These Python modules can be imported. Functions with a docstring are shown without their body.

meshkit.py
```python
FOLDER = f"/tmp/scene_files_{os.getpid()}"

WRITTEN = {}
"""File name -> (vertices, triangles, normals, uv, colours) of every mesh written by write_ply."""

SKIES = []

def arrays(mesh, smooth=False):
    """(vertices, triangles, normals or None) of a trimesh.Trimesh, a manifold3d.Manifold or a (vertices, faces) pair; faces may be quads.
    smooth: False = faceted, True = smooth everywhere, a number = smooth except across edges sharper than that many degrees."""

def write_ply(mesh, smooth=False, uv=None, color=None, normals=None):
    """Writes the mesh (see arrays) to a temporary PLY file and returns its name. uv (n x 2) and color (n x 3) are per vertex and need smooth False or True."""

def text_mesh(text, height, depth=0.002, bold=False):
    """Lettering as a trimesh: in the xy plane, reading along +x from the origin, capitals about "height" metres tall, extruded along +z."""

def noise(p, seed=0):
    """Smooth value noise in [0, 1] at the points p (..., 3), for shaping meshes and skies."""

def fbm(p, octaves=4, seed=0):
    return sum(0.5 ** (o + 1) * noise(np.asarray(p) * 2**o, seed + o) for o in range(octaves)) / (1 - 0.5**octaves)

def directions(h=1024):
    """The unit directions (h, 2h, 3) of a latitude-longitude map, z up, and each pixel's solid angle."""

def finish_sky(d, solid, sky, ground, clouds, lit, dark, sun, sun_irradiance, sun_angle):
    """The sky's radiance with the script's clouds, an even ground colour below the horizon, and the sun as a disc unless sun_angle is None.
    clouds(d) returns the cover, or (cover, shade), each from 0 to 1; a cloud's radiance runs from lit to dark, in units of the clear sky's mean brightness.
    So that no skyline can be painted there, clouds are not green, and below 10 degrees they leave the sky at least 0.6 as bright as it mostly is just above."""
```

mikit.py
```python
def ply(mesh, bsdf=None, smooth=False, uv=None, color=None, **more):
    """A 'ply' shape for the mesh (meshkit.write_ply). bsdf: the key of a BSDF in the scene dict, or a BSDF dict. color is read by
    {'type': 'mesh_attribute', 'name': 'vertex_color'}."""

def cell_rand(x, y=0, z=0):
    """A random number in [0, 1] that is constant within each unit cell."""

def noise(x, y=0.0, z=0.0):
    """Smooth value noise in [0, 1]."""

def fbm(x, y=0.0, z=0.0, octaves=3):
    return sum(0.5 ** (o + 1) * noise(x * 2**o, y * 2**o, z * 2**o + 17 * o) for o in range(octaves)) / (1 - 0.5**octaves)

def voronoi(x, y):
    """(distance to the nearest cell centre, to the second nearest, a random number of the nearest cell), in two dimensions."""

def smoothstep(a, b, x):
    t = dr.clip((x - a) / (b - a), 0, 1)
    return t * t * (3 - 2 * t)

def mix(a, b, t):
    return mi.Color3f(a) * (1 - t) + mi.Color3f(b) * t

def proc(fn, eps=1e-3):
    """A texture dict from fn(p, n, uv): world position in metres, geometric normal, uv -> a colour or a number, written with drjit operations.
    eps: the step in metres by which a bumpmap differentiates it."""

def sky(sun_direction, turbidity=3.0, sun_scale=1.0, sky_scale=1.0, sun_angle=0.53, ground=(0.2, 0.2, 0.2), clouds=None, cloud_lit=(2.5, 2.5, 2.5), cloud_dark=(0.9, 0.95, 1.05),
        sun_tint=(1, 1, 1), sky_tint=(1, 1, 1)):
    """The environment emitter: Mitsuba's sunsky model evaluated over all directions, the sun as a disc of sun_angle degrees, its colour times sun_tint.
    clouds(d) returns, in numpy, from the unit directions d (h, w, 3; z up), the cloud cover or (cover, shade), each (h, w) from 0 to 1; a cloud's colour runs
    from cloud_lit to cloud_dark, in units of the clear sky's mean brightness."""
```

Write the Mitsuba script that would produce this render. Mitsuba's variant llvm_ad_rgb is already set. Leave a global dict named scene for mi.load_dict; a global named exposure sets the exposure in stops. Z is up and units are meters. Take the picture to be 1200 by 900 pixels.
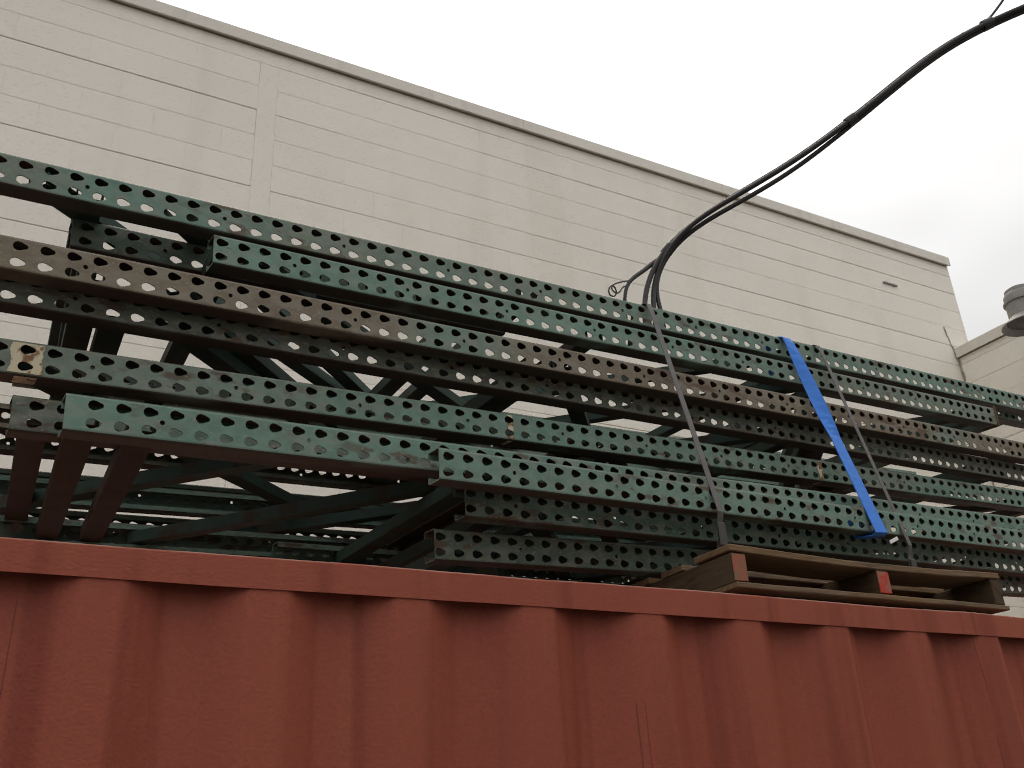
import math, random
import numpy as np, trimesh, mitsuba as mi, mikit, meshkit
import drjit as dr
from shapely.geometry import Polygon, Point, box as sbox
from mikit import noise, fbm, smoothstep, mix, cell_rand
T = mi.ScalarTransform4f
random.seed(4)
rng = np.random.default_rng(11)
scene, labels = {}, {}

# ------------------------------------------------------------------ camera, sky, exposure
EYE = 2.111                                   # camera height above the asphalt
F, YAW, PITCH, ROLL = 1119.26, 0.5032, 0.4391, -0.0523
fw = np.array([math.sin(YAW) * math.cos(PITCH), math.cos(YAW) * math.cos(PITCH), math.sin(PITCH)])
r0 = np.cross(fw, [0, 0, 1]); r0 /= np.linalg.norm(r0); u0 = np.cross(r0, fw)
upv = -math.sin(ROLL) * r0 + math.cos(ROLL) * u0
eye = np.array([0, 0, EYE])
scene['camera'] = {'type': 'perspective', 'fov': math.degrees(2 * math.atan(600 / F)), 'fov_axis': 'x', 'near_clip': 0.05, 'far_clip': 400.0,
                   'to_world': T().look_at(origin=eye.tolist(), target=(eye + fw).tolist(), up=upv.tolist())}


SUN = np.array([0.15, 0.48, 0.86])            # the veiled sun stands behind the building


def cloud(d):
    """closed overcast: three times as bright overhead as at the horizon, a little brighter round the veiled sun"""
    n = meshkit.fbm(d * np.array([1.6, 1.6, 3.0]) + 3.1, 4, seed=12)
    away = np.arccos(np.clip(d @ (SUN / np.linalg.norm(SUN)), -1, 1))
    b = (1 + 2 * np.clip(d[..., 2], 0, 1)) / 3 * (1 + 0.14 * np.exp(-(away / 0.55) ** 2)) * (0.32 + 1.36 * n)
    return np.ones(d.shape[:2]), np.clip((1.35 - b) / 1.15, 0, 1)


scene['sky'] = mikit.sky(SUN.tolist(), turbidity=3, sun_scale=0.10, sun_angle=16, sky_scale=1.0, clouds=cloud,
                         cloud_lit=(2.97, 2.945, 2.90), cloud_dark=(0.44, 0.44, 0.444), ground=(0.12, 0.12, 0.12))
exposure = 3.08

# ------------------------------------------------------------------ materials


def pr(fn, rough=0.6, spec=0.4, bump=None, **k):
    b = {'type': 'principled', 'base_color': mikit.proc(fn) if callable(fn) else {'type': 'rgb', 'value': list(fn)},
         'roughness': mikit.proc(rough) if callable(rough) else rough, 'specular': spec, **k}
    if bump:
        b = {'type': 'bumpmap', 'nested_texture': mikit.proc(bump[0], eps=bump[2] if len(bump) > 2 else 1e-3), 'scale': bump[1], 'nested_bsdf': b}
    return {'type': 'twosided', 'bsdf': b}


def wall_col(p, n, uv):
    c = mix((0.715, 0.676, 0.600), (0.770, 0.733, 0.656), fbm(p.x * 1.3, p.y * 1.3, p.z * 1.7, 4))
    blk = cell_rand(uv.x, uv.y, 3.0)
    c = c * (0.985 + 0.03 * blk)
    streak = smoothstep(0.56, 0.8, fbm(p.x * 5.0, p.y * 5.0, p.z * 0.35, 3))
    c = mix(c, c * mi.Color3f(0.86, 0.845, 0.82), streak * 0.30)
    pit = smoothstep(0.72, 0.80, noise(p.x * 70, p.y * 70, p.z * 70))
    return c * (1 - 0.06 * pit)


def wall_bump(p, n, uv):
    return 0.6 * fbm(p.x * 95, p.y * 95, p.z * 95, 3) + 0.5 * noise(p.x * 19, p.y * 19, p.z * 19)


scene['mat_wall'] = pr(wall_col, 0.75, 0.3, bump=(wall_bump, 0.0018, 2e-3))


def mortar_col(p, n, uv):
    return mix((0.30, 0.27, 0.23), (0.46, 0.42, 0.36), smoothstep(0.35, 0.65, fbm(p.x * 2.3, p.y * 2.3, p.z * 9, 3)))


scene['mat_mortar'] = pr(mortar_col, 0.9, 0.2)


def coping_col(p, n, uv):
    c = mix((0.56, 0.52, 0.46), (0.64, 0.60, 0.53), fbm(p.x * 2, p.y * 2, p.z * 5, 4))
    return c * (1 - 0.08 * smoothstep(0.6, 0.75, fbm(p.x * 9, p.y * 9, p.z * 2, 3)))


scene['mat_coping'] = pr(coping_col, 0.5, 0.5)


def cont_col(p, n, uv):
    a = fbm(p.x * 2.1, p.y * 2.1, p.z * 0.5, 4)
    c = mix((0.248, 0.057, 0.034), (0.286, 0.071, 0.043), a)
    st = fbm(p.x * 34, p.y * 34, p.z * 0.7, 3)                       # run-off streaks
    c = mix(c, mi.Color3f(0.285, 0.078, 0.044), smoothstep(0.52, 0.75, st) * 0.5)
    c = mix(c, mi.Color3f(0.150, 0.030, 0.017), smoothstep(0.55, 0.75, fbm(p.x * 21 + 5, p.y * 21, p.z * 0.5, 3)) * 0.45)
    g = noise(p.x * 210, p.y * 210, p.z * 210)
    c = c * (0.91 + 0.18 * g)
    # scrapes
    for x0, f, w in ((1.204, 9.0, 0.0022), (1.222, 7.0, 0.0016), (2.318, 8.0, 0.0018), (0.02, 6.0, 0.0016)):
        d = dr.abs(p.x - x0 - 0.008 * noise(p.z * f, 1.0 + x0))
        scr = (1 - smoothstep(0.0006, w, d)) * smoothstep(0.35, 0.6, noise(p.z * 13, 5.0 + x0))
        c = mix(c, mi.Color3f(0.07, 0.022, 0.014), scr * 0.55)
    dust_or_highlight = smoothstep(0.35, 0.9, n.z) * smoothstep(0.25, 0.6, fbm(p.x * 17, p.y * 17, 2.0, 3))
    return mix(c, mi.Color3f(0.36, 0.25, 0.20), dust_or_highlight * 0.8)           # pale rail-edge highlight painted on upward faces, as a dusty film


def cont_bump(p, n, uv):
    return fbm(p.x * 260, p.y * 260, p.z * 260, 2) + 0.6 * fbm(p.x * 9, p.y * 9, p.z * 5, 2)


scene['mat_container'] = pr(cont_col, 0.55, 0.2, bump=(cont_bump, 0.0009, 1e-3))


def rack_col(p, n, uv):
    """uv.y = 10 * variant seed + brownness (0..1, plus 5 where the shade of the pile is painted in); uv.x = distance along the post."""
    seed = dr.floor(uv.y / 10.0)
    br = uv.y - seed * 10.0
    shade_dim = dr.select(br > 4.0, mi.Float(0.62), mi.Float(1.0))  # deep-set frames: shade from those above is multiplied into their paint
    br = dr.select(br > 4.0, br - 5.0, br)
    q = p + mi.Point3f(seed * 3.7, seed * 1.3, 0)
    a = fbm(q.x * 3, q.y * 3, q.z * 6, 4)
    green = mix((0.100, 0.180, 0.146), (0.152, 0.245, 0.202), a)
    brown = mix((0.132, 0.100, 0.074), (0.182, 0.142, 0.096), a)
    green = green * shade_dim * mi.Color3f(1, 1, 1)
    patch = smoothstep(0.48, 0.72, fbm(q.x * 1.4 + 3.0, q.y * 1.4, 8.0, 3)) * 0.42        # lengths where the paint has browned
    c = mix(green, brown * shade_dim, dr.maximum(br * smoothstep(0.22, 0.52, fbm(q.x * 1.7, q.y * 1.7, 4.0, 2) + 0.12 * br), patch))
    c = c * (0.74 + 0.62 * fbm(q.x * 46, q.y * 46, q.z * 46, 4))
    dust_or_highlight = smoothstep(0.45, 0.7, fbm(q.x * 24, q.y * 24, q.z * 40, 3))
    c = mix(c, mi.Color3f(0.22, 0.215, 0.18), dust_or_highlight * 0.4)
    rust = smoothstep(0.57, 0.72, fbm(q.x * 19, q.y * 19 + 7, q.z * 38, 5) + 0.04 * br) * smoothstep(0.40, 0.60, fbm(q.x * 2.6, q.y * 2.6, 9.0, 2))
    c = mix(c, mi.Color3f(0.085, 0.046, 0.028), rust * 0.8)
    spk = smoothstep(0.76, 0.82, noise(q.x * 190, q.y * 190, q.z * 190))
    c = mix(c, mi.Color3f(0.24, 0.23, 0.20), spk * 0.5)
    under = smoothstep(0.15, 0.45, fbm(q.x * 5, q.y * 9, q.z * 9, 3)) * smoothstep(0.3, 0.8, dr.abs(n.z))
    return mix(c, mi.Color3f(0.048, 0.031, 0.023), under * 0.9)       # rust film on the horizontal flanges, darkened further to paint shade inside the pile


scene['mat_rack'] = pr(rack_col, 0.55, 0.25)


def brace_col(p, n, uv):
    seed = dr.floor(uv.y / 10.0)
    br = uv.y - seed * 10.0
    q = p + mi.Point3f(seed * 3.7, seed * 1.3, 0)
    a = fbm(q.x * 5, q.y * 5, q.z * 6, 4)
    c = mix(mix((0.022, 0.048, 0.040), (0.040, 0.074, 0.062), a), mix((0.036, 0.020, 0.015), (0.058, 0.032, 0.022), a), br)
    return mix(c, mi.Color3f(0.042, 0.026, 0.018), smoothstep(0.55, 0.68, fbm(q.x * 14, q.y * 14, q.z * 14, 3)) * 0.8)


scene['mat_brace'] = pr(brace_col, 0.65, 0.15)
scene['mat_rust'] = pr(lambda p, n, uv: mix((0.085, 0.045, 0.028), (0.20, 0.135, 0.09), fbm(p.x * 60, p.y * 60, p.z * 60, 3)), 0.85, 0.2)
scene['mat_tape'] = pr(lambda p, n, uv: mix(mi.Color3f(0.55, 0.49, 0.34), mi.Color3f(0.20, 0.10, 0.05), smoothstep(0.46, 0.60, fbm(p.x * 60, p.y * 60, p.z * 45, 4))), 0.6, 0.3)


def strap_bump(p, n, uv):
    return 0.5 + 0.5 * dr.sin(uv.x * 900) * dr.sin(uv.y * 900)


scene['mat_blue'] = pr(lambda p, n, uv: mix((0.028, 0.150, 0.56), (0.045, 0.215, 0.70), fbm(p.x * 40, p.y * 40, p.z * 90, 3)), 0.55, 0.35)
scene['mat_grey_strap'] = pr(lambda p, n, uv: mix((0.062, 0.056, 0.056), (0.115, 0.105, 0.10), fbm(p.x * 40, p.y * 40, p.z * 60, 3)), 0.5, 0.4)
scene['mat_cable'] = pr(lambda p, n, uv: mix((0.016, 0.015, 0.016), (0.034, 0.031, 0.031), fbm(p.x * 30, p.y * 30, p.z * 30, 3)), 0.5, 0.4)


def wood_col(p, n, uv):
    """uv: along the board, across (plus 10 per board)."""
    g = fbm(uv.x * 5, uv.y * 120, 2.0, 3) * 0.6 + 0.4 * noise(uv.x * 30, uv.y * 420)
    c = mix((0.082, 0.048, 0.024), (0.215, 0.138, 0.074), g)
    grey = smoothstep(0.4, 0.65, fbm(uv.x * 3, uv.y * 5, 7.0, 3))
    c = mix(c, mi.Color3f(0.15, 0.12, 0.09), grey * 0.4)
    return mix(c, mi.Color3f(0.06, 0.04, 0.03), smoothstep(0.62, 0.78, fbm(uv.x * 9, uv.y * 60, 3.0, 3)) * 0.5)


scene['mat_wood'] = pr(wood_col, 0.8, 0.2, bump=(lambda p, n, uv: noise(uv.x * 25, uv.y * 500), 0.0008, 5e-4))
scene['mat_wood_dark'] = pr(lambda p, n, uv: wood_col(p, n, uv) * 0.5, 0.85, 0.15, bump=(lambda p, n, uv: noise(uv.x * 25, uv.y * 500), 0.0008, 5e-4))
scene['mat_red_paint'] = pr(lambda p, n, uv: mix((0.40, 0.050, 0.035), (0.30, 0.11, 0.08), smoothstep(0.4, 0.62, fbm(p.x * 70, p.y * 40, p.z * 40, 3))), 0.7, 0.25)
scene['mat_red_faded'] = pr(lambda p, n, uv: mix((0.27, 0.095, 0.060), (0.20, 0.11, 0.07), smoothstep(0.4, 0.62, fbm(p.x * 70, p.y * 40, p.z * 40, 3))), 0.75, 0.2)
scene['mat_galv'] = pr(lambda p, n, uv: mix((0.16, 0.155, 0.15), (0.26, 0.25, 0.24), fbm(p.x * 20, p.y * 20, p.z * 20, 3)), 0.55, 0.5)
scene['mat_white'] = pr((0.72, 0.71, 0.68), 0.6, 0.3)
scene['mat_lamp_dark'] = pr((0.05, 0.045, 0.045), 0.5, 0.4)
scene['mat_lens'] = pr((0.30, 0.29, 0.28), 0.25, 0.5)
scene['mat_asphalt'] = pr(lambda p, n, uv: mix((0.045, 0.044, 0.043), (0.085, 0.083, 0.080), fbm(p.x * 3, p.y * 3, 0.0, 4)) * (0.8 + 0.4 * noise(p.x * 120, p.y * 120)), 0.9, 0.2)
scene['mat_roofing'] = pr((0.10, 0.10, 0.10), 0.9, 0.2)

# ------------------------------------------------------------------ helpers


def numbered(key):
    if key not in scene and key not in labels and not any(k.startswith(key + '__') for k in scene):
        return key
    n = 1
    while f'{key}_{n:03d}' in scene or f'{key}_{n:03d}' in labels or any(k.startswith(f'{key}_{n:03d}__') for k in scene):
        n += 1
    return f'{key}_{n:03d}'


def thing(name, label, cat, group=None):
    k = numbered(name)
    labels[k] = {'label': label, 'category': cat}
    if group:
        labels[k]['group'] = group
    return k


counter = {}


def put(parent, name, mesh, mat, label=None, kind=None, **kw):
    base = f'{parent}__{name}' if parent else name
    n = counter.get(base, 0); counter[base] = n + 1
    k = base if n == 0 else f'{base}_{n:03d}'
    scene[k] = mikit.ply(mesh, mat, **kw)
    if label or kind:
        labels[k] = {}
        if label:
            labels[k]['label'] = label
        if kind:
            labels[k]['kind'] = kind
    return k


def bx(x0, x1, y0, y1, z0, z1):
    m = trimesh.creation.box(extents=[x1 - x0, y1 - y0, z1 - z0])
    m.apply_translation([(x0 + x1) / 2, (y0 + y1) / 2, (z0 + z1) / 2])
    return m


def chbox(x0, x1, y0, y1, z0, z1, c=0.003):
    """box with chamfered edges"""
    import manifold3d as m3
    X = np.array([[x0, y0, z0], [x1, y1, z1]])
    P = []
    for i in (0, 1):
        for j in (0, 1):
            for k in (0, 1):
                p = np.array([X[i, 0], X[j, 1], X[k, 2]]); s = np.array([1 - 2 * i, 1 - 2 * j, 1 - 2 * k])
                for a in range(3):
                    q = p + c * s; q[a] = p[a]
                    P.append(q)
    return trimesh.convex.convex_hull(np.array(P))


def flat(m):
    """one vertex per face corner, so that uv can be given per face"""
    v = m.vertices[m.faces].reshape(-1, 3)
    return trimesh.Trimesh(v, np.arange(len(v)).reshape(-1, 3), process=False)


def cat(ms):
    return trimesh.util.concatenate(ms)


def xf(m, M):
    m = m.copy(); m.apply_transform(M); return m


def tube(pts, rad, sides=10):
    p = np.asarray(pts, float)
    t = np.gradient(p, axis=0); t /= np.linalg.norm(t, axis=1, keepdims=True)
    a = np.cross(t[0], [0, 0, 1.0] if abs(t[0][2]) < .9 else [1.0, 0, 0]); a /= np.linalg.norm(a)
    A = []
    for i in range(len(p)):
        a = a - t[i] * (a @ t[i]); a /= np.linalg.norm(a); A.append(a.copy())
    A = np.array(A); B = np.cross(t, A)
    ang = np.arange(sides) * 2 * np.pi / sides
    rad = np.broadcast_to(rad, (len(p),))
    v = p[:, None] + rad[:, None, None] * (np.cos(ang)[None, :, None] * A[:, None] + np.sin(ang)[None, :, None] * B[:, None])
    n = len(p); i, j = np.meshgrid(np.arange(n - 1), np.arange(sides), indexing='ij')
    a_, b_, c_, d_ = i * sides + j, i * sides + (j + 1) % sides, (i + 1) * sides + (j + 1) % sides, (i + 1) * sides + j
    f = np.vstack([np.stack([a_, b_, c_], -1).reshape(-1, 3), np.stack([a_, c_, d_], -1).reshape(-1, 3)])
    v = np.vstack([v.reshape(-1, 3), p[:1], p[-1:]])
    c0 = n * sides
    f = np.vstack([f] + [[[c0, (k + 1) % sides, k], [c0 + 1, (n - 1) * sides + k, (n - 1) * sides + (k + 1) % sides]] for k in range(sides)])
    return trimesh.Trimesh(v, f, process=False)


def spline(pts, n):
    from scipy.interpolate import CubicSpline
    p = np.asarray(pts, float)
    s = np.concatenate([[0], np.cumsum(np.linalg.norm(np.diff(p, axis=0), axis=1))])
    return CubicSpline(s, p)(np.linspace(0, s[-1], n))


# ------------------------------------------------------------------ ground
put(None, 'ground', (np.array([[-150, -150, 0], [150, -150, 0], [150, 150, 0], [-150, 150, 0]], float), np.array([[0, 1, 2, 3]])), 'mat_asphalt', kind='structure')
labels['ground']['label'] = 'dark asphalt yard under the container and the building'

# ------------------------------------------------------------------ painted block building
WY, WYAW, JZ, CH, CL = 4.981, 0.0083, 4.533 + EYE, 0.2032, 0.4064
XW0, XW1, ZTOP = -9.0, 7.745, 4.853 + EYE
WM = np.eye(4); WM[:3, :3] = [[math.cos(WYAW), -math.sin(WYAW), 0], [math.sin(WYAW), math.cos(WYAW), 0], [0, 0, 1]]; WM[1, 3] = WY
bld = thing('block_building', 'tall painted concrete block building with a long blank wall rising behind the stacked racks', 'building')
put(bld, 'wall', xf(bx(XW0, XW1, 0.0, 0.19, 0, ZTOP), WM), 'mat_mortar')
put(bld, 'body', xf(bx(XW0 + .1, XW1 - .25, 0.195, 9.0, 0, ZTOP - 0.25), WM), 'mat_roofing')


def block(x0, x1, z0, z1, out):
    """chamfered front of a block: 10 triangles of sides and face"""
    c = 0.0018; e = 0.00015
    v = np.array([[x0, 0.002, z0], [x1, 0.002, z0], [x1, 0.002, z1], [x0, 0.002, z1], [x0, -out + c, z0], [x1, -out + c, z0], [x1, -out + c, z1], [x0, -out + c, z1],
                  [x0 + e, -out, z0 + c], [x1 - e, -out, z0 + c], [x1 - e, -out, z1 - c], [x0 + e, -out, z1 - c]])
    q = [[0, 1, 5, 4], [1, 2, 6, 5], [2, 3, 7, 6], [3, 0, 4, 7], [4, 5, 9, 8], [5, 6, 10, 9], [6, 7, 11, 10], [7, 4, 8, 11], [8, 9, 10, 11]]
    f = []
    for a in q:
        f += [[a[0], a[1], a[2]], [a[0], a[2], a[3]]]
    return trimesh.Trimesh(v, np.array(f), process=False)


def to_px(P):
    d = np.atleast_2d(P) - eye
    w = d @ fw; rr = np.cross(fw, upv)
    return np.stack([600 + F * (d @ rr) / w, 450 - F * (d @ upv) / w], 1), w


def course_wall(parent, xs0, xs1, ztop, M, skip, ziggy, most, seed):
    """rows of blocks from the ground to ztop; the ones that show largest become parts, the rest one part"""
    rg = np.random.default_rng(seed)
    cells = []
    k = 0
    z1 = JZ
    while z1 < ztop - 0.01:
        z1 += CH
    row = 0
    while z1 > 0.02:
        z0 = max(z1 - CH, 0.0)
        gap = 0.0065
        soft = rg.random() < 0.22                                    # joints struck flush
        x = xs0 - (CL / 2 if row % 2 else 0)
        while x < xs1 - 1e-6:
            a, b = max(x, xs0), min(x + CL, xs1)
            segs = [(a, b)]
            if skip:
                s0, s1 = skip
                segs = [(p, q) for p, q in ((a, min(b, s0)), (max(a, s1), b)) if q - p > 0.02] if (a < s1 and b > s0 and z0 < skip_top) else segs
            for p, q in segs:
                nz = meshkit.noise(np.array([p * 0.55, row * 5.31, seed * 1.7])); g = gap * float(np.clip(2.2 * (nz - (0.58 if soft else 0.12)), 0.10, 1.05))
                zt = min(z1, ztop) - 0.0004
                if zt - z0 - g > 0.02:
                    hj = 0.00005 if rg.random() < .75 else 0.0003
                    cells.append((p + hj, q - hj, z0 + g, zt, 0.006 + rg.uniform(-.0002, .0002)))
            x += CL
        z1 -= CH; row += 1
    vis = []
    for i, (a, b, c, d, o) in enumerate(cells):
        P = (M @ np.array([[a, 0, c, 1], [b, 0, c, 1], [b, 0, d, 1], [a, 0, d, 1]]).T).T[:, :3]
        px, w = to_px(P)
        area = 0.0
        if (w > 0.1).all():
            m = px.mean(0)
            if -30 < m[0] < 1230 and -20 < m[1] < ziggy(m[0]):
                area = 0.5 * abs(np.dot(px[:, 0], np.roll(px[:, 1], 1)) - np.dot(px[:, 1], np.roll(px[:, 0], 1)))
        vis.append(area)
    order = np.argsort(-np.array(vis))
    pick = [i for i in order[:most] if vis[i] > 60]
    rest = [i for i in range(len(cells)) if i not in set(pick)]

    def uvs(m, i):
        return np.tile([[i * 1.0 + 0.5, seed + 0.5]], (len(m.vertices), 1))
    for i in pick:
        m = xf(block(*cells[i]), M)
        put(parent, 'block', m, 'mat_wall', uv=uvs(m, i))
    ms, us = [], []
    for i in rest:
        m = xf(block(*cells[i]), M); ms.append(m); us.append(uvs(m, i))
    put(parent, 'far_blocks', cat(ms), 'mat_wall', kind='stuff', uv=np.vstack(us))


def rack_line(x):
    return 235 + 0.235 * x


skip_top = JZ + CH * 0.85
course_wall(bld + '__wall', XW0, XW1, ZTOP, WM, (0.958, 1.083), lambda x: 600 - 0.0 * x, 300, 3)
put(bld, 'control_joint_strip', xf(chbox(0.9585, 1.0825, -0.0058, 0.004, 0, JZ + CH - 0.0005, 0.0012), WM), 'mat_wall', label='smooth vertical strip between the block courses')
cop = Polygon([(-0.042, 0), (-0.042, 0.092), (-0.034, 0.100), (0.10, 0.108), (0.235, 0.100), (0.235, 0.0), (0.225, 0.0), (0.225, 0.012), (-0.030, 0.012), (-0.030, 0.0)])


def run(poly, L0, L1, M):
    """extrude a (depth, height) section along x"""
    m = trimesh.creation.extrude_polygon(poly, L1 - L0, engine='earcut')
    v = m.vertices.copy()
    m.vertices = np.stack([v[:, 2] + L0, v[:, 0], v[:, 1]], 1)
    m.fix_normals()
    return xf(m, M)


ZM = WM.copy(); ZM[2, 3] = ZTOP
seams = [XW0, -6.2, -3.15, -0.1, 2.95, 6.0, XW1 + 0.01]
for a, b in zip(seams[:-1], seams[1:]):
    put(bld, 'coping', run(cop, a + 0.001, b - 0.001, ZM), 'mat_coping')
# small iron anchor high on the wall near its right end
put(bld, 'wall_anchor', xf(cat([chbox(6.72, 6.90, -0.024, -0.004, 4.42 + EYE, 4.436 + EYE, 0.003), chbox(6.84, 6.862, -0.022, -0.004, 4.416 + EYE, 4.442 + EYE, .003)]), WM), 'mat_galv')

# lower wing that comes forward at the right, its unseen length added to block light
RX, RZT = 7.521, 3.79 + EYE
wing = thing('block_wing', 'low cream block wing of the building at the right edge behind the lamp', 'building')
RM = np.eye(4); RM[:3, :3] = [[0, 1, 0], [-1, 0, 0], [0, 0, 1]]; RM[:3, 3] = [RX, 5.02, 0]      # local x runs towards the camera, local -y faces -x
put(wing, 'wall', xf(bx(0, 19.0, 0.0, 0.2, 0, RZT), RM), 'mat_mortar')
course_wall(wing + '__wall', 0.0, 19.0, RZT, RM, None, lambda x: 600, 40, 8)
RZ = RM.copy(); RZ[2, 3] = RZT
put(wing, 'coping', run(cop, -0.0, 19.02, RZ), 'mat_coping')
put(wing, 'body', bx(RX + 0.21, RX + 6, -13.9, 4.9, 0, RZT - 0.2), 'mat_roofing')
# rough filled joint between the two walls
zz = np.linspace(2.6, 3.78, 26) + EYE
pts = np.stack([np.full(26, RX - 0.004) + rng.uniform(-.006, .006, 26), np.full(26, 5.026) - .006 + rng.uniform(-.006, .004, 26), zz], 1)
put(bld, 'corner_crack', tube(pts, 0.006 + 0.006 * rng.random(26), 6), 'mat_mortar', label='dark ragged crack where the two walls meet')
zz = np.linspace(3.80, 4.12, 14) + EYE
pts = np.stack([7.50 - np.linspace(0, .07, 14) + rng.uniform(-.008, .008, 14), np.full(14, 5.034), zz], 1)
put(bld, 'corner_crack', tube(pts, 0.004 + 0.006 * rng.random(14), 6), 'mat_mortar')

# ------------------------------------------------------------------ red container
CY, CTOP, CX0, CX1 = 1.717, 0.479 + EYE, -1.30, 4.758
con = thing('cargo_container', 'rust red corrugated steel cargo container carrying the rack frames', 'container')
PITCHC, XO, DEP = 0.278, 0.1478, 0.042
zr = CTOP - 0.0595


def corrugated(x0, x1, z0, z1, ybase, dep, pitch, xo, sign=1):
    """pressed sheet: outer flat, slope, inner flat, slope, with softened bends"""
    prof = []
    k0 = int(math.floor((x0 - xo) / pitch)) - 1
    for k in range(k0, int((x1 - xo) / pitch) + 3):
        c = xo + k * pitch
        for dx, d in ((-0.036, 0), (0.036, 0), (0.104, 1), (0.174, 1)):
            prof.append((c + dx, d * dep))
    prof = np.array(prof)
    xs = np.linspace(x0, x1, int((x1 - x0) / 0.006))
    ys = np.interp(xs, prof[:, 0], prof[:, 1])
    ker = np.hanning(5); ker /= ker.sum()
    ys = np.convolve(np.pad(ys, 2, mode='edge'), ker, 'valid')
    zs = np.linspace(z0, z1, 24)
    X, Z = np.meshgrid(xs, zs)
    Y = ybase + ys[None, :] + 0.0022 * (meshkit.fbm(np.stack([X * 1.6, 0 * X, Z * 1.2], -1), 3, 9) - .5)
    n = len(xs)
    v = np.stack([X, Y, Z], -1).reshape(-1, 3)
    i, j = np.meshgrid(np.arange(len(zs) - 1), np.arange(n - 1), indexing='ij')
    a = i * n + j
    f = np.vstack([np.stack([a, a + 1, a + n + 1], -1).reshape(-1, 3), np.stack([a, a + n + 1, a + n], -1).reshape(-1, 3)])
    return trimesh.Trimesh(v, f, process=False)


put(con, 'side_panel', corrugated(CX0 + .05, CX1 - .05, 0.15, CTOP - 0.006, CY + 0.0035, DEP, PITCHC, XO), 'mat_container', smooth=True)
put(con, 'side_panel', corrugated(CX0 + .05, CX1 - .05, 0.15, CTOP - 0.006, CY + 2.438 - 0.0045 - DEP, DEP, PITCHC, XO), 'mat_container', smooth=True)


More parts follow.
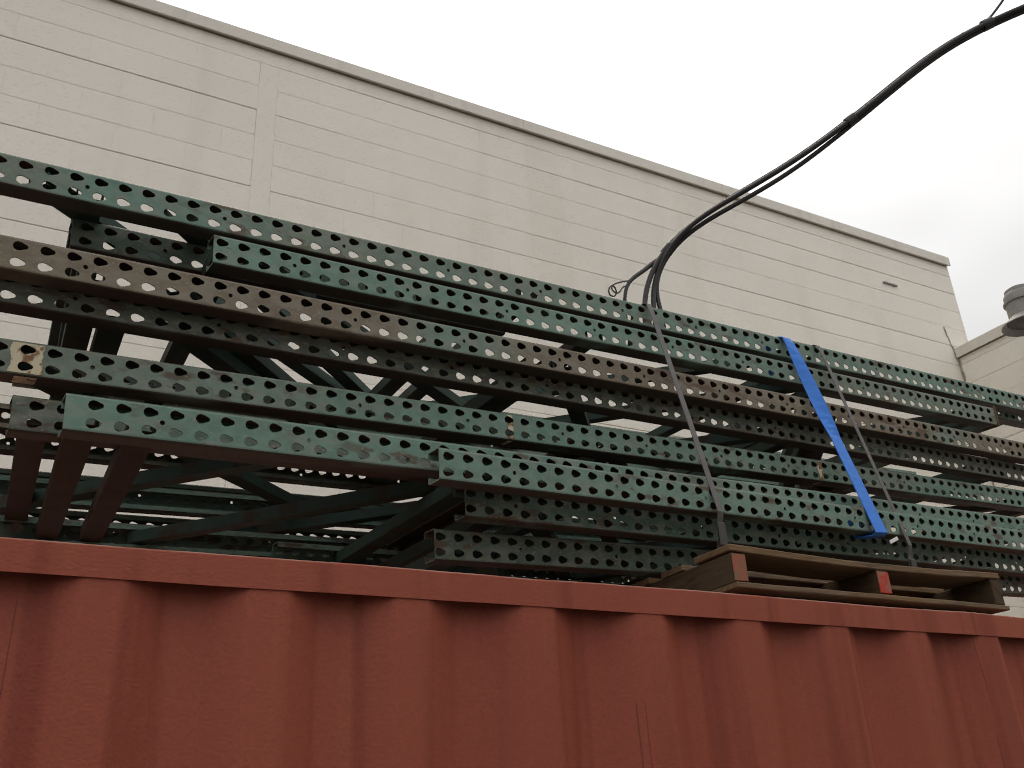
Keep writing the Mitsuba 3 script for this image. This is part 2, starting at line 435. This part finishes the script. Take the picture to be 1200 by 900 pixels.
def wavy_rail(x0, x1, y0, y1, z0, z1, seed):
    """folded angle: front plate and top flange, slightly dented along its length, open below"""
    r, t = 0.005, 0.0028
    q = np.radians([0, 30, 60, 90])
    sec = [(y0, z0), *[(y0 + r - r * math.cos(a), z1 - r + r * math.sin(a)) for a in q], (y1, z1), (y1, z1 - t),
           *[(y0 + r - (r - t) * math.cos(a), z1 - r + (r - t) * math.sin(a)) for a in q[::-1]], (y0 + t, z0)]
    sec = np.array(sec); m = len(sec)
    xs = np.linspace(x0, x1, 220)
    P = np.stack([xs * 2.6, 0 * xs, 0 * xs], -1)
    w = (meshkit.fbm(P, 4, seed) - .5) * 0.008
    wl = (meshkit.fbm(P + 9, 3, seed) - .5) * 0.003
    v = np.array([[x, s_[0] + 0.0 * a, s_[1] + (a if s_[1] > (z0 + z1) / 2 else b_)] for x, a, b_ in zip(xs, w, wl) for s_ in sec])
    f = []
    for i in range(len(xs) - 1):
        for j in range(m):
            a, b_ = i * m + j, i * m + (j + 1) % m
            f += [[a, a + m, b_ + m], [a, b_ + m, b_]]
    tm = trimesh.Trimesh(v, np.array(f), process=False); tm.fix_normals(); return tm


put(con, 'top_rail', wavy_rail(CX0 + .15, CX1 - .15, CY, CY + .06, zr, CTOP, 3), 'mat_container', smooth=40)
rb = wavy_rail(CX0 + .15, CX1 - .15, CY, CY + .06, zr, CTOP, 4)
rb.vertices = rb.vertices * [1, -1, 1] + [0, 2 * CY + 2.438, 0]; rb.invert()
put(con, 'top_rail', rb, 'mat_container', smooth=40)
for y in (CY - .002, CY + 2.30):
    put(con, 'bottom_rail', chbox(CX0 + .15, CX1 - .15, y, y + .14, 0.03, 0.155), 'mat_container')
for x in (CX0, CX1 - .16):
    for y in (CY - .004, CY + 2.438 - .156):
        put(con, 'corner_post', chbox(x, x + .16, y, y + .16, 0.125, CTOP - 0.12, .006), 'mat_container')
        for z in (0.005, CTOP - 0.118):
            put(con, 'corner_casting', chbox(x - .002, x + .164, y - .003, y + .163, z, z + .12, .012), 'mat_container')
for x in (CX0 + .03, CX1 - .07):
    put(con, 'end_panel', bx(x, x + .04, CY + .16, CY + 2.28, 0.05, CTOP - .02), 'mat_container')
rp = corrugated(CX0 + .1, CX1 - .1, CY + .061, CY + 2.377, 0, 0.02, 0.209, 0.03)
rp.vertices = np.stack([rp.vertices[:, 0], rp.vertices[:, 2], CTOP - .016 - rp.vertices[:, 1]], 1)
put(con, 'roof_panel', rp, 'mat_container', smooth=True)

# ------------------------------------------------------------------ pallet rack upright frames
FACE, DEPTH, TH, RB = 0.076, 0.053, 0.0028, 0.006
HP, HW = 0.0508, 0.0185


def teardrop(u, w, s=1.0):
    a = np.radians(np.array([60, 100, 140, 180, 220, 260, 300]))
    big = np.stack([-0.0030 + 0.0105 * np.cos(a), 0.0105 * np.sin(a)], 1)
    b = np.radians(np.array([-60, -20, 20, 60]))
    sm = np.stack([0.0106 + 0.0050 * np.cos(b), 0.0050 * np.sin(b)], 1)
    return np.vstack([big, sm]) * s + [u, w]


def post_mesh(u0, u1, phase, var):
    """C post along u, holed face at v = 0 looking to -v, open at the back"""
    hw = FACE / 2 - RB
    pieces, us = [], []
    # holed face, cut in lengths of 12 holes
    cuts = np.arange(u0, u1, HP * 12)
    edges = list(cuts[:-1]) + [u1] if len(cuts) > 1 and u1 - cuts[-1] < 0.2 else list(cuts) + [u1]
    k0 = int(math.floor((u0 - phase) / HP)) - 1
    ks = np.arange(k0, int((u1 - phase) / HP) + 2)
    eu = [u0]
    for e in edges[1:]:
        if e < u1 - 1e-9:
            k = math.floor((e - phase) / HP); eu.append(phase + (k + 0.62) * HP)
    eu.append(u1)
    for a, b in zip(eu[:-1], eu[1:]):
        holes = []
        for k in ks:
            c = phase + k * HP
            if a + 0.012 < c < b - 0.017:
                holes.append(teardrop(c, HW)); holes.append(teardrop(c - 0.0015, -HW))
            c2 = c + 0.024
            if k % 6 == 2 and a + .006 < c2 < b - .006:
                t = np.radians(np.arange(0, 360, 45)); holes.append(np.stack([c2 + .0052 * np.cos(t), .0052 * np.sin(t)], 1))
        pg = Polygon([(a, -hw), (b, -hw), (b, hw), (a, hw)], holes)
        m = trimesh.creation.extrude_polygon(pg, TH, engine='earcut')
        v = m.vertices; m.vertices = np.stack([v[:, 0], v[:, 2], v[:, 1]], 1); m.invert()
        pieces.append(m)
    # bends, flanges and lips
    for s in (1, -1):
        t = np.radians([0, 30, 60, 90])
        outer = [(RB - RB * math.cos(x), hw + RB * math.sin(x)) for x in t] + [(DEPTH - .003, hw + RB), (DEPTH, hw + RB - .003), (DEPTH, hw + RB - .016)]
        inner = [(DEPTH - TH, hw + RB - .016), (DEPTH - TH, hw + RB - TH), (RB, hw + RB - TH)] + [(RB - (RB - TH) * math.cos(x), hw + (RB - TH) * math.sin(x)) for x in t[::-1][1:]]
        pg = Polygon([(p[0], s * p[1]) for p in outer + inner])
        n = 8
        L = trimesh.creation.extrude_polygon(pg, u1 - u0, engine='earcut')
        v = L.vertices; L.vertices = np.stack([v[:, 2] + u0, v[:, 0], v[:, 1]], 1)
        L.fix_normals()
        pieces.append(L)
    m = cat(pieces)
    uv = np.stack([m.vertices[:, 0], np.full(len(m.vertices), var)], 1)
    return m, uv


def channel(p, q, w=0.044, h=0.034, t=0.003):
    """folded channel brace from p to q (u, v), open upwards, lying in the frame's plane"""
    p, q = np.array(p, float), np.array(q, float)
    L = np.linalg.norm(q - p); d = (q - p) / L
    m = cat([bx(0, L, -w / 2, w / 2, -h / 2, -h / 2 + t), bx(0, L, -w / 2, -w / 2 + t, -h / 2 + t + .0003, h / 2), bx(0, L, w / 2 - t, w / 2, -h / 2 + t + .0003, h / 2)])
    M = np.eye(4); M[:2, 0] = d; M[:2, 1] = [-d[1], d[0]]; M[:2, 3] = p
    return xf(m, M)


def frame_matrix(y0, z0, yaw, slope, tilt):
    e1 = np.array([math.cos(yaw), math.sin(yaw), slope]); e1 /= np.linalg.norm(e1)
    e2 = np.array([-math.sin(yaw), math.cos(yaw), tilt]); e2 -= e1 * (e1 @ e2); e2 /= np.linalg.norm(e2)
    M = np.eye(4); M[:3, 0], M[:3, 1], M[:3, 2] = e1, e2, np.cross(e1, e2); M[:3, 3] = [0, y0, z0 + EYE]
    return M


FD = 1.067
count = [0]


def rack_frame(label, u0, u1, y0, z0, braces, brown=0.1, phase=0.0, yaw=0.087, slope=0.053, tilt=0.05, tapes=(), plate=(False, False), brbrown=0.3, far=(None, None), fd=FD):
    """One upright frame lying flat: near post, far post, cross braces, foot plates."""
    count[0] += 1
    s = count[0]
    k = thing('rack_frame', label, 'rack frame', 'upright frames stacked on the container')
    M = frame_matrix(y0, z0, yaw, slope, tilt)
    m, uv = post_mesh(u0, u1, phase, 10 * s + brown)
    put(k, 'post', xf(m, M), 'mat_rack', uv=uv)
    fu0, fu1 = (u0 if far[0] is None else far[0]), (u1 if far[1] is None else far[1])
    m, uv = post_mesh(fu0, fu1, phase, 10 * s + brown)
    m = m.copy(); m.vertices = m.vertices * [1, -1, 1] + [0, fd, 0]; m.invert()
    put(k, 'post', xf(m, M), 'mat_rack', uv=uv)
    for a, b in braces:
        c = channel((a, 0.022), (b, fd - 0.022), w=0.056 if abs(a - b) < .2 else 0.050, h=0.034 if abs(a - b) < .2 else 0.0325)
        if abs(a - b) >= .2:
            c.apply_translation([0, 0, 0.0012])
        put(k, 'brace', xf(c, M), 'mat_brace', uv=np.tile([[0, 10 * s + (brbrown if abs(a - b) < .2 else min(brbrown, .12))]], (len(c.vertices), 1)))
    for t in tapes:
        hw_ = 0.030 if t < 0.5 else 0.0095
        rt = np.random.default_rng(int(1000 * (t + 2)))
        wz = np.linspace(-FACE / 2 + .005, FACE / 2 - .006, 9)
        lo = [(t - hw_ + rt.uniform(-.004, .004), z_) for z_ in wz]; hi = [(t + hw_ + rt.uniform(-.004, .004), z_) for z_ in wz[::-1]]
        pg = Polygon(lo + hi)
        for kk in range(int((t - phase) / HP) - 2, int((t - phase) / HP) + 3):
            for w_ in (HW, -HW):
                pg = pg.difference(Polygon(teardrop(phase + kk * HP - (0.0015 if w_ < 0 else 0), w_)))
        tp = []
        for g_ in getattr(pg, 'geoms', [pg]):
            m_ = trimesh.creation.extrude_polygon(g_, 0.0008, engine='earcut')
            v_ = m_.vertices; m_.vertices = np.stack([v_[:, 0], -0.0012 + v_[:, 2], v_[:, 1]], 1); m_.invert(); tp.append(m_)
        tp.append(bx(t - .6 * hw_, t + .8 * hw_, 0.007, DEPTH - .010, -FACE / 2 - .0012, -FACE / 2 - .0004))
        tp = cat(tp)
        put(k, 'tape_wrap', xf(tp, M), 'mat_tape', label='dirty yellow tape stuck round the post')
    for on, u in zip(plate, (u0 - .005, u1 + .005)):
        if on:
            put(k, 'foot_plate', xf(chbox(u - .003, u + .003, -0.006, 0.068, -0.042, 0.043, .002), M), 'mat_rust', label='rusty welded foot plate')
    return k


S = 0.087                                      # the frames are racked a little: braces run square to the container


def H(x):
    return (x, x + S * 1.02)


def D(x, dx):
    return (x, x + dx)


# near posts from the top of the pile down; y and z are those of the face's middle at x = 0
rack_frame('topmost long green frame, light shining through the lower row of its holes', -1.15, 4.45, 1.934, 1.335,
           [H(-1.08), H(0.032), H(1.214), H(2.42), H(3.6), D(-0.075, 1.2), D(0.21, 1.0), D(2.36, -1.0), D(2.47, .96)], 0.18, phase=-0.104, slope=0.060, plate=(True, True))
rack_frame('teal frame second from the top, its square left end just under the topmost post', 0.304, 3.462, 1.915, 1.236,
           [H(0.335), H(1.43), H(2.48), H(3.38), D(0.40, 1.42), D(2.43, -.9), D(3.34, -.8)], 0.05, phase=0.374, slope=0.057, plate=(False, True))
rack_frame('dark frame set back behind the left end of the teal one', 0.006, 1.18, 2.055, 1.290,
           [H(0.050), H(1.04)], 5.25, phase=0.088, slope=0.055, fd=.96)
rack_frame('short piece of green frame at the right edge, tucked behind the topmost post', 3.40, 4.72, 2.002, 1.325,
           [H(3.80), H(4.5)], 0.15, phase=3.46, slope=0.058)
rack_frame('brown stained frame in the upper part of the pile, third long post from the top', -1.0, 3.95, 1.893, 1.109,
           [H(-0.9), H(0.060), H(1.213), H(2.35), H(3.6), D(0.216, .98), D(1.28, .95), D(2.40, 1.0)], 0.95, phase=-0.082, slope=0.052)
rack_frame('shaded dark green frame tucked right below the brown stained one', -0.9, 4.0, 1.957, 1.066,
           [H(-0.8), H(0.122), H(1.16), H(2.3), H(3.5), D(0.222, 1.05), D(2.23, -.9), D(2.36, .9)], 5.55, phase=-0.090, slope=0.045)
rack_frame('green frame in the middle of the pile marked with dirty yellow tape', -1.1, 4.3, 1.977, 0.921,
           [H(-0.95), H(1.42), H(2.6), H(3.8), D(-0.07, 1.06), D(1.50, .98), D(3.7, -.9)], 0.08, phase=-0.035, slope=0.056, tapes=(-0.035, 1.135, 2.379), brbrown=0.8)
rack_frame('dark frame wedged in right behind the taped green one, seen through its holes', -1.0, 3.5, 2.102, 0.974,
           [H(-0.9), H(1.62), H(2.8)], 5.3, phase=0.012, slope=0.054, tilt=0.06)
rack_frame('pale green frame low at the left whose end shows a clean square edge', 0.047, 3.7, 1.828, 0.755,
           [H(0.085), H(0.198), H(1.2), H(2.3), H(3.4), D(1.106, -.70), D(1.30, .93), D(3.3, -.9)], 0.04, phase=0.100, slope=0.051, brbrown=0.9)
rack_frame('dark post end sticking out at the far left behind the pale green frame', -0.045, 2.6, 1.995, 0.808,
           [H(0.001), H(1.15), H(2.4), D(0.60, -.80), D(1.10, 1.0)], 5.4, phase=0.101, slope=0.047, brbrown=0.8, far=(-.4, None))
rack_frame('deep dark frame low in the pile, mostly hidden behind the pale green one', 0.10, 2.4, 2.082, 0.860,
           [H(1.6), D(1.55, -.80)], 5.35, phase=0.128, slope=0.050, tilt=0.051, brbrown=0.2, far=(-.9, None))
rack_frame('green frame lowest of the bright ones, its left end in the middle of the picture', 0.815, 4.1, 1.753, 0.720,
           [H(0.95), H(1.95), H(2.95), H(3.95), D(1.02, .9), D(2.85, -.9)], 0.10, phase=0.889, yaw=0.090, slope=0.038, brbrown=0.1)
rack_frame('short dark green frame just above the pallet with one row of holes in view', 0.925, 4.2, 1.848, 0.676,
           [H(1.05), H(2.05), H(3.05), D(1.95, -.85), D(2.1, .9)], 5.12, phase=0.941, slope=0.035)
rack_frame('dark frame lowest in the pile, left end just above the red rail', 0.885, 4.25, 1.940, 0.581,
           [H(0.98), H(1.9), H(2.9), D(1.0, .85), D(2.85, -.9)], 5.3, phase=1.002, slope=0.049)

# ------------------------------------------------------------------ pallet
PX0, PX1, PY0, PY1, PZ0, PZ1 = 1.545, 2.535, 1.752, 2.95, CTOP + 0.026, CTOP + 0.130
pal = thing('wooden_pallet', 'weathered wooden pallet under the right half of the rack pile', 'pallet')
nb = [0]


def board(part, x0, x1, y0, y1, z0, z1, along, warp=None, mat='mat_wood', label=None):
    m = chbox(x0, x1, y0, y1, z0, z1, 0.002)
    if warp:
        m = m.subdivide_to_size(0.12)
        v = m.vertices.copy(); v[:, 2] += warp(v[:, 0]); m.vertices = v
    else:
        m = m.subdivide_to_size(0.15)
    wv = m.vertices.copy(); wv += (np.stack([meshkit.fbm(wv * 23 + o_ + nb[0], 2, 3) for o_ in (0, 5, 9)], -1) - .5) * 0.0045; m.vertices = wv
    m = flat(m)
    nb[0] += 1
    v = m.vertices
    a = v[:, 0] if along == 'x' else v[:, 1]
    c = (v[:, 1] + v[:, 2] * 1.0) if along == 'x' else (v[:, 0] + v[:, 2])
    put(pal, part, m, mat, label=label, uv=np.stack([a + nb[0] * 3.1, c + nb[0] * 10], 1))


def sag(x):
    t = (x - PX0) / (PX1 - PX0)
    return -0.010 * np.sin(np.pi * np.clip(t, 0, 1)) + 0.003


zb = PZ0 + 0.014; zt = PZ1 - 0.017
for i, y in enumerate((PY0, 1.945, 2.09, 2.24, 2.40, 2.55, 2.70, PY1 - .10)):
    board('deck_board', PX0 + random.uniform(-.006, .006), PX1 + random.uniform(-.006, .006), y, y + (.140 if i == 0 else .095), zt + .0005, PZ1, 'x', sag if i == 0 else None)
for i, y in enumerate((PY0 - .003, 2.30, PY1 - .10)):
    board('bottom_board', PX0 + random.uniform(-.004, .004), PX1 + random.uniform(-.004, .004), y, y + .10, PZ0, zb - .0005, 'x')
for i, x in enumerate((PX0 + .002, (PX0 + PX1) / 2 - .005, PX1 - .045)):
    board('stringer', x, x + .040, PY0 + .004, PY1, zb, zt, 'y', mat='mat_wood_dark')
xm = (PX0 + PX1) / 2 - .006
for x in (PX0 + .03, PX1 - .09):
    board('packing_strip', x, x + .05, PY0 + .10, PY1 - .02, CTOP - .017, PZ0 - .0006, 'y')
put(pal, 'painted_end', chbox(PX0 + .0015, PX0 + .0425, PY0 - .0006, PY0 + .0034, zb + .003, zt - .004, .001), 'mat_red_faded', label='faded reddish end of the left stringer')
put(pal, 'painted_end', chbox(xm - .0005, xm + .0405, PY0 - .0006, PY0 + .0034, zb + .004, zt - .012, .001), 'mat_red_paint', label='red painted end of the middle stringer')

# ------------------------------------------------------------------ straps round the pile


def ribbon(pts, widths, th, twist=None):
    """flat band along pts, its width lying along x"""
    p = np.asarray(pts, float)
    t = np.gradient(p, axis=0); t /= np.linalg.norm(t, axis=1, keepdims=True)
    side = np.array([[1.0, 0.087, 0.05]] * len(p)); side -= t * (side * t).sum(1, keepdims=True); side /= np.linalg.norm(side, axis=1, keepdims=True)
    if twist is not None:
        nrm = np.cross(t, side); side = side * np.cos(twist)[:, None] + nrm * np.sin(twist)[:, None]
    nrm = np.cross(side, t)
    w = np.broadcast_to(widths, (len(p),))[:, None] / 2
    q = [p - side * w - nrm * th / 2, p + side * w - nrm * th / 2, p + side * w + nrm * th / 2, p - side * w + nrm * th / 2]
    v = np.stack(q, 1).reshape(-1, 3); f = []
    for i in range(len(p) - 1):
        for j in range(4):
            a, b = i * 4 + j, i * 4 + (j + 1) % 4
            f += [[a, b, b + 4], [a, b + 4, a + 4]]
    f += [[0, 2, 1], [0, 3, 2], [len(v) - 4, len(v) - 3, len(v) - 2], [len(v) - 4, len(v) - 2, len(v) - 1]]
    m = trimesh.Trimesh(v, np.array(f), process=False); m.fix_normals(); return m


def strap_path(top, bot, tail):
    """over the top post, taut down the front, then under the pile"""
    top, bot = np.array(top), np.array(bot)
    back = top + [0, 0.075, 0.004]
    pts = [back + [0, 0.05, -0.12], back, top + [0, 0.012, 0.006], top + [0, -0.004, -0.004]]
    for s in np.linspace(0.05, 1, 18):
        pts.append(top * (1 - s) + bot * s + [0, -0.006, 0])
    pts += [bot + np.array(x) for x in tail]
    return np.array(pts) + [0, 0, EYE]


bl = thing('blue_strap', 'bright blue flat webbing strap running down over the rack pile', 'strap')
p = strap_path([2.252, 2.118, 1.504], [2.305, 1.944, 0.764], [[.001, .010, -.006], [-.006, .072, .002], [-.008, .078, .03], [-.010, .080, .07]])
w = np.interp(np.arange(len(p)), [0, 4, 14, 22, len(p)], [.046, .036, .050, .056, .056])
tw = np.zeros(len(p)); tw[3:14] = 0.75 * np.sin(np.linspace(0, np.pi, 11))
put(bl, 'webbing', ribbon(p, w, 0.0028, tw), 'mat_blue')
tg = chbox(-.021, .021, -.0012, .0012, -.0055, .0055, .0005)  # small slanted white bar beside the strap
tg.apply_transform(trimesh.transformations.rotation_matrix(-.42, [0, 1, 0]))
tg.apply_translation([2.392, 1.972, 0.757 + EYE])
put(bl, 'white_piece', tg, 'mat_white', label='small white piece at the foot of the strap')
s1 = thing('grey_strap', 'narrow grey strap left of the blue one, hanging below the black cables', 'strap')
p = strap_path([1.632, 2.063, 1.470], [1.642, 1.885, 0.742], [[.002, .006, -.03], [.003, .012, -.07], [.004, .03, -.115]])
put(s1, 'webbing', ribbon(p, 0.020, 0.0018), 'mat_grey_strap')
put(s1, 'buckle', chbox(1.632, 1.657, 1.882, 1.890, 0.650 + EYE, 0.715 + EYE), 'mat_lamp_dark')
s2 = thing('grey_strap', 'thin grey strap just right of the blue one', 'strap')
p = strap_path([2.414, 2.132, 1.513], [2.440, 1.962, 0.742], [[.002, .006, -.03], [.004, .012, -.07], [.006, .03, -.115]])
put(s2, 'webbing', ribbon(p, 0.017, 0.0018), 'mat_grey_strap')
put(s2, 'buckle', chbox(2.433, 2.456, 1.958, 1.966, 0.640 + EYE, 0.70 + EYE), 'mat_lamp_dark')

# ------------------------------------------------------------------ overhead cables: real path through points over the pile
cb = thing('cable_bundle', 'thick bundle of black overhead cables dropping behind the topmost rack post', 'cable')
MAIN = np.array([(1.784, 2.180, 1.713), (1.803, 2.150, 1.751), (1.836, 2.100, 1.796), (1.914, 2.020, 1.866), (2.034, 1.910, 1.940), (2.176, 1.790, 2.039), (2.290, 1.670, 2.129),
                 (2.497, 1.490, 2.313), (2.669, 1.360, 2.426), (2.766, 1.270, 2.462), (2.95, 1.06, 2.50), (3.3, .66, 2.55), (3.9, 0.0, 2.68), (5.0, -1.2, 3.0)])
mp = spline(MAIN, 150)
at = lambda q: int(np.argmin(np.linalg.norm(mp - np.array(q), axis=1)))
i_tie, i_end = at((2.290, 1.670, 2.129)), at((2.669, 1.360, 2.426))
mt = np.gradient(mp, axis=0); mt /= np.linalg.norm(mt, axis=1, keepdims=True)
ma = np.cross(mt, [0.3, 0.9, 0.0]); ma /= np.linalg.norm(ma, axis=1, keepdims=True)      # across, mostly upright
mb = np.cross(mt, ma)
ss = np.linspace(0, 1, 150)
s_tie = ss[i_tie]
off = [(0.0085, -0.005), (0.000, 0.0095), (-0.0095, -0.004)]
ends = [[(1.725, 2.180, 1.600), (1.712, 2.180, 1.545), (1.707, 2.185, 1.44)], [(1.759, 2.180, 1.620), (1.749, 2.180, 1.56), (1.750, 2.19, 1.43)], [(1.771, 2.180, 1.630), (1.770, 2.180, 1.57), (1.777, 2.19, 1.43)]]
for i in range(3):
    a, b = off[i]
    path = mp + ma * a + mb * b
    if i == 2:
        path = path + ma * (-0.012 * np.clip(np.sin(np.pi * np.clip((ss - .02) / (s_tie - .02), 0, 1)), 0, 1) ** 0.7)[:, None]
    full = np.vstack([np.array(ends[i])[::-1], path[3::7], path[-1:]])
    put(cb, 'cable', tube(spline(full, 230) + [0, 0, EYE], 0.0088 if i < 2 else 0.0078, 10), 'mat_cable', smooth=True)
for i in (2, i_tie, i_end):
    p = mp[i - 1:i + 2]; d = (p[2] - p[0]) / np.linalg.norm(p[2] - p[0])
    q = np.array([p[1] + d * x for x in (-.020, -.018, -.006, .006, .018, .020)])
    put(cb, 'tape_wrap', tube(q + [0, 0, EYE], [0.0165, 0.0195, .0200, .0192, .0196, .016], 14), 'mat_cable', smooth=40)
g = spline([(1.800, 2.165, 1.742), (1.763, 2.180, 1.716), (1.716, 2.180, 1.674), (1.664, 2.180, 1.625), (1.643, 2.180, 1.587), (1.634, 2.185, 1.50), (1.632, 2.19, 1.43)], 50)
put(cb, 'side_lead', tube(g + [0, 0, EYE], np.interp(np.linspace(0, 1, 50), [0, .4, .55, 1], [.0095, .008, .006, .006]), 8), 'mat_cable', smooth=True)
g = spline([(1.664, 2.178, 1.626), (1.622, 2.178, 1.610), (1.590, 2.180, 1.592), (1.576, 2.181, 1.574), (1.580, 2.184, 1.556), (1.597, 2.186, 1.556), (1.606, 2.184, 1.576), (1.594, 2.180, 1.590), (1.584, 2.176, 1.575), (1.596, 2.172, 1.560), (1.615, 2.174, 1.573), (1.642, 2.178, 1.597)], 90)
put(cb, 'wire_loop', tube(g + [0, 0, EYE], 0.0026, 7), 'mat_cable', smooth=True, label='thin bent wire ending in a small loop')
WIRE = [(2.60, 1.405, 2.40), (2.669, 1.352, 2.437), (2.71, 1.32, 2.49), (2.745, 1.28, 2.55), (2.80, 1.2, 2.66), (2.95, .95, 3.0), (3.3, .4, 3.8)]
put(cb, 'drop_wire', tube(spline(WIRE, 60) + [0, 0, EYE], 0.0042, 8), 'mat_cable', smooth=True, label='thin wire leaving the bundle near the top edge')

# ------------------------------------------------------------------ yard lamp at the right edge
lx, ly, lz = 7.06, 4.035, 3.545 + EYE
lamp = thing('yard_lamp', 'grey yard lamp with a wide flared shade at the right edge', 'lamp')


def lathe(prof, n=36):
    m = trimesh.creation.revolve(np.array(prof, float), sections=n)
    m.apply_translation([lx, ly, lz]); return m


put(lamp, 'shade', lathe([(0.205, 0.0), (0.209, 0.006), (0.205, 0.014), (0.165, 0.048), (0.140, 0.068), (0.132, 0.080), (0.124, 0.080), (0.132, 0.064), (0.160, 0.040), (0.198, 0.006), (0.205, 0.0)]), 'mat_galv', smooth=40)
put(lamp, 'housing', lathe([(0.0, 0.081), (0.128, 0.081), (0.131, 0.09), (0.131, 0.20), (0.145, 0.205), (0.145, 0.222), (0.131, 0.227), (0.131, 0.275), (0.120, 0.292), (0.0, 0.296)]), 'mat_galv', smooth=35)
put(lamp, 'cap', lathe([(0.0, 0.2965), (0.112, 0.2965), (0.112, 0.326), (0.09, 0.34), (0.0, 0.345)]), 'mat_galv', smooth=35)
put(lamp, 'lens', lathe([(0.0, 0.022), (0.06, 0.024), (0.12, 0.036), (0.155, 0.040), (0.155, 0.044), (0.0, 0.050)]), 'mat_lamp_dark', smooth=40)
arm = np.array([[lx + .10, ly, lz + .25], [lx + .2, ly - .0, lz + .25], [RX + .05, ly - .0, lz + .16], [RX + .1, ly, lz + .16]])
put(lamp, 'arm', tube(spline(arm, 20), 0.022, 10), 'mat_galv', smooth=True)
put(lamp, 'wall_plate', chbox(RX - .018, RX - .007, ly - .08, ly + .08, lz + .08, lz + .24), 'mat_galv')

for k in list(scene):
    if k in labels and not labels[k]:
        del labels[k]
